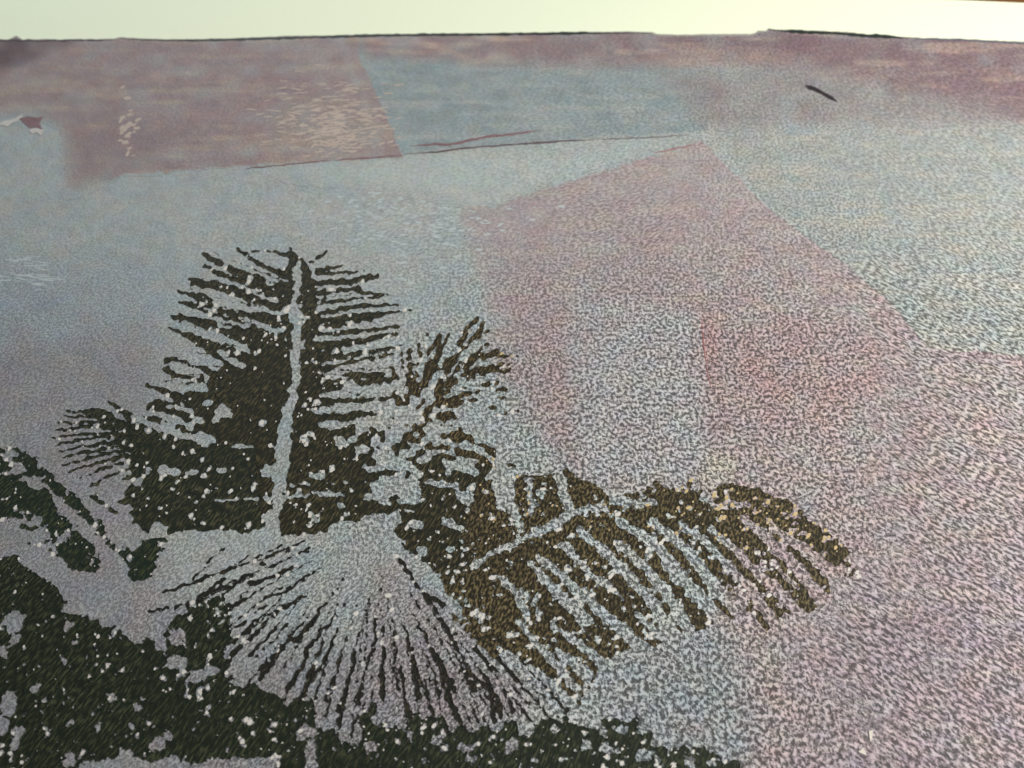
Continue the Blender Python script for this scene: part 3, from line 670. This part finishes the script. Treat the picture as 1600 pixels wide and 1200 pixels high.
# bare blots in the ground ink
for e in ((22, 972, 19, 15, -40), (24, 998, 12, 7, -50), (4, 1018, 9, 12), (13, 1100, 12, 20, 10), (4, 1134, 11, 14), (28, 1146, 8, 14, 20), (22, 1164, 7, 8), (55, 1076, 11, 7, -40), (110, 977, 10, 6, -20), (118, 1003, 6, 5), (100, 1031, 7, 4, -50), (215, 1105, 6, 9, 15), (155, 1135, 6, 6), (143, 1113, 5, 6),
          (112, 1128, 5, 5), (175, 1092, 8, 4, -40), (207, 1135, 6, 5), (110, 1186, 9, 12), (246, 1164, 14, 11), (262, 1150, 8, 8), (197, 1178, 12, 6), (315, 1054, 28, 9, -22), (276, 1034, 18, 11), (276, 994, 14, 14), (250, 1004, 9, 12), (380, 1042, 22, 12, -35), (290, 1086, 4, 5), (500, 1125, 9, 12), (484, 1142, 13, 9), (472, 1150, 8, 5), (612, 1095, 11, 9),
          (600, 1122, 20, 8), (640, 1150, 6, 8), (577, 1168, 9, 10, 30), (725, 1168, 8, 9), (735, 1185, 6, 6), (682, 1160, 6, 5), (800, 1165, 15, 10, -40), (822, 1140, 14, 10), (915, 1165, 8, 9), (946, 1168, 14, 7), (940, 1140, 10, 6), (972, 1140, 10, 7), (1006, 1180, 14, 10), (963, 1175, 8, 5), (1028, 1186, 4, 4), (1078, 1190, 9, 10), (1110, 1192, 8, 6),
          (735, 1170, 7, 6), (865, 1138, 6, 5), (835, 1185, 5, 4), (665, 1190, 6, 4), (1000, 1146, 6, 5)): E(*e)
X(20, 24, (487, 1160), (484, 1200), (482, 1240)); S(D_, 7, 6, (500, 1158), (497, 1200), (495, 1240), leaf=False)  # dark stroke paints the shadow right of the bare stem
XP((118, 1206), (125, 1192), (190, 1181), (220, 1187), (236, 1192), (270, 1180), (300, 1196), (340, 1186), (430, 1183), (428, 1240), (300, 1250), (118, 1240))

# --- pinholes: bare specks where the roller skipped, thicker towards the golden frond
ink = part_id > 0
gold = np.clip((GU - 560) / 420, 0, 1) * np.clip((1140 - GV) / 120, 0, 1)
fleck_pts, gold_pts = [], []
N = 13000
su = rng.uniform(-110, 1400, N); sv = rng.uniform(385, 1320, N); sr = rng.uniform(0, 1, N)
for x, y, r in zip(su, sv, sr):
    i = int((y - gv[0]) / ST); j = int((x - gu[0]) / ST)
    if not (2 < i < len(gv) - 3 and 2 < j < len(gu) - 3) or not ink[i, j]: continue
    dens = 0.50 + 0.35 * gold[i, j]
    if x < 330 and y > 900: dens = 0.26
    cl = vnoise(np.array([x]), np.array([y]), 60, 77)[0]
    if rng.uniform() > dens * (1 + 1.1 * cl): continue
    rad = 1.15 + 3.2 * r ** 3.2 + (0.3 if y > 900 else 0)
    el = 1.0 + rng.uniform(0, .8); an = -60 if x < 420 else rng.uniform(-90, 0)
    E(x, y, rad * el, rad, an)
    if r > 0.35: (gold_pts if gold[i, j] > rng.uniform(.25, 1.1) and y < 830 + .1 * (x - 900) else fleck_pts).append((x, y, rad * el * 0.86, rad * 0.86, an))
for _ in range(75):                        # the crossing of the fronds is rubbed through in ragged flakes
    x, y = random.gauss(645, 55), random.gauss(705, 45)
    if 560 < x < 780 and 640 < y < 800: E(x, y, random.uniform(4, 12), random.uniform(2.5, 6), random.uniform(-50, 40))
# gritty lay of the golden ink, paper tooth breaking through
worm = vnoise(GU, GV, 4.2, 91) + 0.6 * vnoise(GU, GV, 2.4, 92)
thr = 1.0 - 0.38 * gold + 0.25 * vnoise(GU, GV, 40, 93)
m = (worm > thr) & ((part_id == H_) | (part_id == A_) & (gold > 0.02) | (part_id == D_) & (GU > 560))
part_id[m] = 0
# crumbly, broken ink edges: the raised tooth takes ink past the edge, the pits lose it
for _ in range(3):
    for ax, d in ((0, 1), (0, -1), (1, 1), (1, -1)):
        r1, r2 = np.roll(part_id, d, ax), np.roll(leaf_id, d, ax)
        g0 = (grown if _ or (ax, d) != (0, 1) else part_id.copy())
        if not _ and (ax, d) == (0, 1): grown, grown_l = part_id.copy(), leaf_id.copy()
        r1, r2 = np.roll(grown, d, ax), np.roll(grown_l, d, ax)
        e = (grown == 0) & (r1 > 0); grown[e] = r1[e]; grown_l[e] = r2[e]
soft_f = blur(part_id > 0, 2, 2) * .6 + blur(part_id > 0, 1, 1) * .4
crumb = (vnoise(GU, GV, 2.3, 191) * .95 + vnoise(GU, GV, 5.0, 192) * .6) * (1 - 0.4 * gold) * np.where((grown == F_) | (grown == B_), 0.35, np.where(grown == A_, 0.75, np.where((grown == G_) | (grown_l > 0), 0.6, 1.1)))
thin = (grown == F_) | (grown == B_) | (grown_l > 0) & (grown == A_)
soft_f = np.where(thin, 0.65 * (part_id > 0) + 0.35 * soft_f, soft_f)
new = (soft_f + 0.55 * crumb) > 0.5
part_id = np.where(new, grown, 0).astype(np.int16); leaf_id = np.where(new, grown_l, 0).astype(np.int16)
# stray ink grit off the printed edges
ink = part_id > 0
near = blur(ink, 6, 2)
stray = (worm < -0.95) & (near > 0.25) & ~ink
# tidy: drop lonely cells
ink_f = blur(ink, 1, 1)
kill = ink & (ink_f < 0.3); part_id[kill] = 0
ink = part_id > 0
field = blur(ink, 1, 1)

INK = {A_: ink_mat('olive_black_ink', (0.014, 0.015, 0.009), (0.090, 0.076, 0.038), seed=1),
       B_: ink_mat('green_black_ink', (0.012, 0.016, 0.010), (0.078, 0.074, 0.038), seed=2),
       C_: ink_mat('moss_ink', (0.010, 0.018, 0.012), (0.060, 0.070, 0.032), seed=3),
       G_: ink_mat('umber_ink', (0.018, 0.015, 0.008), (0.15, 0.112, 0.052), seed=4, rot=R(68), stretch=(0.7, 2.0)),
       H_: ink_mat('golden_umber_ink', (0.016, 0.014, 0.008), (0.155, 0.122, 0.060), seed=5, rot=R(70), stretch=(0.95, 1.8), lift=(0.44, 0.66)),
       F_: ink_mat('black_ink', (0.013, 0.013, 0.010), (0.09, 0.072, 0.042), seed=6, lift=(0.55, 0.8)),
       D_: ink_mat('dark_olive_ink', (0.010, 0.015, 0.009), (0.058, 0.066, 0.034), seed=7)}
PART = {A_: ('palm_frond', 'tall upright palm frond printed in olive black ink'),
        B_: ('palm_frond', 'left leaning palm frond with fine comb-like leaflets'),
        C_: ('palm_frond', 'green black palm frond at the far left with a broad pale rib'),
        G_: ('palm_frond', 'small speckled palm frond fanning up behind the tall one'),
        H_: ('palm_frond', 'golden brown palm frond drooping to the right'),
        F_: ('fan_leaf', 'bare fan leaf marked by thin radiating ink slits'),
        D_: ('ink_ground', 'solid dark olive ink along the bottom of the print')}
ZI = LAYER * 12 + 0.00002
def zi(u, v): return ZI + 0.00001 * vnoise(u, v, 6, 55)
roots = {}
def pieces(mask, big=500):
    """connected pieces of a mask: the large ones, and all the small grit together"""
    H, W = mask.shape
    left = set((np.nonzero(mask)[0] * W + np.nonzero(mask)[1]).tolist())
    out, grit = [], []
    while left:
        st = [left.pop()]; comp_ = []
        while st:
            c = st.pop(); comp_.append(c)
            for d in (c + 1, c - 1, c + W, c - W):
                if d in left: left.remove(d); st.append(d)
        if len(comp_) >= big: out.append(comp_)
        else: grit += comp_
    out.sort(key=len, reverse=True)
    def mk(c):
        m_ = np.zeros(H * W, bool); m_[np.array(c, int)] = True; return m_.reshape(H, W)
    return [mk(c) for c in out], (mk(grit) if grit else None)
def crop_mesh(nm, mk):
    ys, xs = np.nonzero(mk)
    y0, y1, x0, x1 = max(ys.min() - 2, 0), ys.max() + 3, max(xs.min() - 2, 0), xs.max() + 3
    return raster_mesh(nm, mk[y0:y1, x0:x1], None, zi, 0.00006, GU[y0:y1, x0:x1], GV[y0:y1, x0:x1], field[y0:y1, x0:x1])
for p, (nm, lab) in PART.items():
    core = (part_id == p) & (leaf_id == 0)
    if p == F_:                                   # the fan's hub slit carries the rest
        lid = np.unique(leaf_id[part_id == F_]); cnt = [(leaf_id[part_id == F_] == l).sum() for l in lid]
        hub = lid[int(np.argmax(cnt))]
        core = (part_id == p) & (leaf_id == hub)
    else: hub = 0
    big_, grit_ = ([core], None) if p == F_ else pieces(core)
    o = adopt(link(crop_mesh(nm, big_[0]), nm, INK[p]), pr)
    o['label'] = lab
    roots[p] = o
    bpy.context.view_layer.update()
    for extra in big_[1:]: adopt(link(crop_mesh('ink_patch', extra), 'ink_patch', INK[p]), o)
    if grit_ is not None:
        g_ = adopt(link(crop_mesh('ink_grit', grit_), 'ink_grit', INK[p]), o); g_['kind'] = 'stuff'
    for l in np.unique(leaf_id[(part_id == p)]):
        if l == hub or l == 0: continue
        mk = (part_id == p) & (leaf_id == l)
        if mk.sum() < 4: continue
        nm2 = 'ink_slit' if p == F_ else 'leaflet'
        me = crop_mesh(nm2, mk)
        adopt(link(me, nm2, INK[p]), o)

# ------------------------------------------------------------------ small things on the sheet
def blob_mesh(name, items, z, h, sides=7):
    """low domed flecks (u, v, rx, ry, angle), one joined mesh"""
    vs, fs = [], []
    for (x, y, rx, ry, an) in items:
        c, q = math.cos(R(an)), math.sin(R(an)); b0 = len(vs)
        ph = random.uniform(0, 6.28)
        ring = []
        for k in range(sides):
            t = ph + 2 * math.pi * k / sides; f = random.uniform(.75, 1.15)
            a, d = rx * f * math.cos(t), ry * f * math.sin(t)
            ring.append((x + a * c - d * q, y + a * q + d * c))
        for s, zz in ((1.0, z - 0.0001), (0.88, z + h * .92)):
            for (a, d) in ring:
                X_, Y_ = sheet(x + (a - x) * s, y + (d - y) * s); vs.append((float(X_), float(Y_), zz))
        X_, Y_ = sheet(x, y); vs.append((float(X_), float(Y_), z + h))
        for k in range(sides):
            k2 = (k + 1) % sides
            fs.append((b0 + k2, b0 + k, b0 + sides + k, b0 + sides + k2)); fs.append((b0 + sides + k2, b0 + sides + k, b0 + 2 * sides))
    me = bpy.data.meshes.new(name); me.from_pydata(vs, [], fs)
    return me

pale = plain_mat('bare_paper_fleck', srgb(202, 199, 193), 0.85, 0.3, 3.0, 0.3)
fl = adopt(link(blob_mesh('bare_paper_flecks', fleck_pts, ZI - 0.00003, 0.00003), 'bare_paper_flecks', pale), pr)
fl['kind'] = 'stuff'; fl['label'] = 'pale paper specks showing through the ink'

gf = adopt(link(blob_mesh('bare_paper_flecks', gold_pts, ZI - 0.00003, 0.00004), 'bare_paper_flecks', plain_mat('golden_fleck', srgb(186, 166, 124), 0.8, 0.5, 3.0, 0.3)), pr)
gf['kind'] = 'stuff'; gf['label'] = 'golden tan specks showing through the right hand frond'

def scatter(region, n, lx, ly, an, an_s=12, grad=None):
    out = []
    x0, y0, x1, y1 = region
    for _ in range(n):
        x, y = random.gauss((x0 + x1) / 2, (x1 - x0) / 4), random.gauss((y0 + y1) / 2, (y1 - y0) / 4)
        s = random.uniform(.5, 1.25)
        out.append((x, y, lx * s, ly * s, an + random.gauss(0, an_s)))
    return out
ZT = LAYER * patch_no[0]
wr = scatter((420, 130, 610, 240), 260, 10, 1.0, -4, 8) + scatter((470, 180, 590, 240), 130, 7, 1.3, -10, 14)
wr += scatter((185, 150, 215, 255), 34, 6, 2.4, -20) 
sandy = plain_mat('wrinkle_highlight', srgb(178, 164, 154), 0.8, 0.2, 2.0, 0.3)  # pale slivers stand in for light catching the tissue wrinkles
o = adopt(link(blob_mesh('raised_flecks', wr, ZT, 0.00002), 'raised_flecks', sandy), pr)
o['kind'] = 'stuff'; o['label'] = 'painted wrinkle highlights on the brown mauve tissue'
bl = scatter((-10, 400, 90, 455), 40, 13, 1.3, 4, 5) + scatter((500, 250, 780, 420), 260, 6.5, 1.6, -4, 10)
bl = [e for e in bl if not (330 < e[0] < 620 and e[1] > 395)]
pale2 = plain_mat('pale_blue_fibre', srgb(172, 182, 184), 0.8, 0.15, 2.0, 0.3)
o = adopt(link(blob_mesh('raised_flecks', bl, LAYER * 3, 0.000012), 'raised_flecks', pale2), pr)
o['kind'] = 'stuff'; o['label'] = 'pale blue fibres raised on the blue grey paper'

def ribbon(name, pts, w, z, h, mat, label):
    """thin raised ridge with a rounded section along traced points"""
    P3 = []
    for (x0, y0), (x1, y1) in zip(pts[:-1], pts[1:]):
        n = max(1, int(math.hypot(x1 - x0, y1 - y0) / 7))
        for i in range(n): P3.append((x0 + (x1 - x0) * i / n + random.uniform(-.4, .4), y0 + (y1 - y0) * i / n + random.uniform(-.5, .5)))
    P3.append(pts[-1])
    vs, fs = [], []; n = len(P3)
    for i, (x, y) in enumerate(P3):
        a = P3[max(0, i - 1)]; b = P3[min(n - 1, i + 1)]
        tx, ty = b[0] - a[0], b[1] - a[1]; l = math.hypot(tx, ty) + 1e-6
        nx, ny = -ty / l, tx / l
        s = min(1, 0.15 + i / n * 6, 0.15 + (n - 1 - i) / n * 6) * random.uniform(.7, 1.2)
        for f, zz in ((-1, -0.00012), (-.55, h * .8), (0, h), (.55, h * .8), (1, -0.00012)):
            X_, Y_ = sheet(x + nx * w / 2 * s * f, y + ny * w / 2 * s * f); vs.append((float(X_), float(Y_), z + zz * (s if zz > 0 else 1)))
    for i in range(n - 1):
        for k in range(4): fs.append((i * 5 + k, i * 5 + k + 1, i * 5 + k + 6, i * 5 + k + 5))
    fs.append((0, 1, 2, 3, 4)); e = (n - 1) * 5; fs.append((e + 4, e + 3, e + 2, e + 1, e))
    me = bpy.data.meshes.new(name); me.from_pydata(vs, [], fs)
    for p in me.polygons: p.use_smooth = True
    o = adopt(link(me, name, mat), pr); o['label'] = label
    return o

torn = plain_mat('torn_tissue_white', srgb(186, 182, 178), 0.8, 0.3, 2.0)
umber = plain_mat('dark_crease_line', (0.11, 0.085, 0.095), 0.7, 0.4, 0.6)
maroon = plain_mat('maroon_crease_line', (0.19, 0.115, 0.125), 0.7, 0.4, 0.6)
edge_dark = plain_mat('dark_rim', (0.022, 0.028, 0.026), 0.6, 0.5, 0.6)  # dark strip drawn along the far paper edge
ribbon('tissue_crease', [(380, 264), (450, 257), (520, 250)], 2.2, ZT, 0.00008, maroon, 'faint maroon crease at the brown tissue edge')
ribbon('tissue_crease', [(520, 251), (575, 247), (628, 243)], 2.6, ZT, 0.0001, maroon, 'maroon crease under the wrinkled scrap')
ribbon('tissue_crease', [(632, 241), (690, 237), (720, 232), (800, 226), (860, 222), (930, 218)], 3.0, ZT, 0.00012, umber, 'dark crease line across the aqua tissue')
ribbon('tissue_crease', [(640, 229), (680, 225), (700, 227), (730, 220), (760, 214), (800, 210), (845, 204)], 4.5, ZT, 0.00012, maroon, 'short maroon crease above the dark one')
ribbon('tissue_crease', [(930, 218), (1000, 216), (1080, 211)], 1.6, ZT, 0.00006, umber, 'fine end of the dark crease')
for pts_, mt_, lb_ in (([(30, 186), (44, 182), (58, 184), (68, 183), (62, 192), (66, 203), (55, 199), (46, 200), (38, 193)], maroon, 'ragged maroon tissue flake at the left edge'),
                       ([(45, 204), (56, 200), (69, 204), (64, 212), (57, 207), (50, 209)], torn, 'white torn paper below the maroon flake'),
                       ([(-4, 195), (8, 189), (20, 187), (36, 179), (32, 187), (20, 192), (12, 198)], torn, 'white torn paper beside the maroon flake')):
    o = adopt(slab('tissue_flake', pts_, ZT, ZT + 0.00005, mt_), pr); o['label'] = lb_
ribbon('tissue_edge', [(1020, 240), (1050, 233), (1085, 227)], 3.2, ZT, 0.00005, plain_mat('red_tissue_edge', (0.27, 0.13, 0.14), 0.7, 0.3, 0.8), 'red torn edge at the tip of the rose tissue')
ribbon('tissue_edge', [(1096, 495), (1099, 540), (1106, 585), (1112, 610)], 2.5, LAYER * 8, 0.00004, plain_mat('red_tissue_edge_line', (0.30, 0.11, 0.11), 0.7, 0.3, 0.8), 'red line at the left of the coral tissue')
ribbon('dark_fibre', [(1258, 134), (1272, 139), (1286, 146), (1298, 153), (1309, 160)], 8, ZT, 0.0001, plain_mat('dark_fibre_hair', (0.03, 0.022, 0.026), 0.6, 0.3, 0.6), 'short dark curved fibre on the ash rose tissue')
ribbon('edge_line', [(186, 61), (260, 63.5), (330, 63), (400, 61), (520, 57.5), (620, 55), (800, 53.5), (900, 52), (985, 51.5), (1018, 52)], 6, ZT, 0.00006, edge_dark, 'dark line along the far left paper edge')
ribbon('edge_line', [(1200, 47), (1260, 50.5), (1310, 52), (1340, 55), (1420, 60)], 8, ZT, 0.00006, edge_dark, 'dark line along the far right paper edge')
ribbon('edge_line', [(1420, 60), (1500, 62.5), (1600, 68), (1700, 71)], 4.5, ZT, 0.00006, plain_mat('slate_rim', (0.10, 0.10, 0.13), 0.6, 0.4, 0.6), 'slate line at the far right corner')
ribbon('edge_line', [(-60, 64.5), (0, 63.5), (60, 64), (120, 63), (184, 63)], 4, ZT, 0.00006, plain_mat('plum_rim', (0.06, 0.04, 0.055), 0.6, 0.4, 0.6), 'plum line at the far left corner')

whitep = plain_mat('white_paper_chip', srgb(205, 200, 192), 0.8, 0.2, 2.0)
def chip(pts, label):
    o = adopt(slab('paper_chip', pts, ZT, ZT + 0.0001, whitep), pr); o['label'] = label
chip([(1349, 1169), (1354, 1181), (1342, 1176), (1341, 1174)], 'tiny triangular white paper chip at the lower right')
chip([(1357, 1142), (1364, 1141), (1362, 1155), (1359, 1158)], 'tiny upright white paper chip above the triangular one')
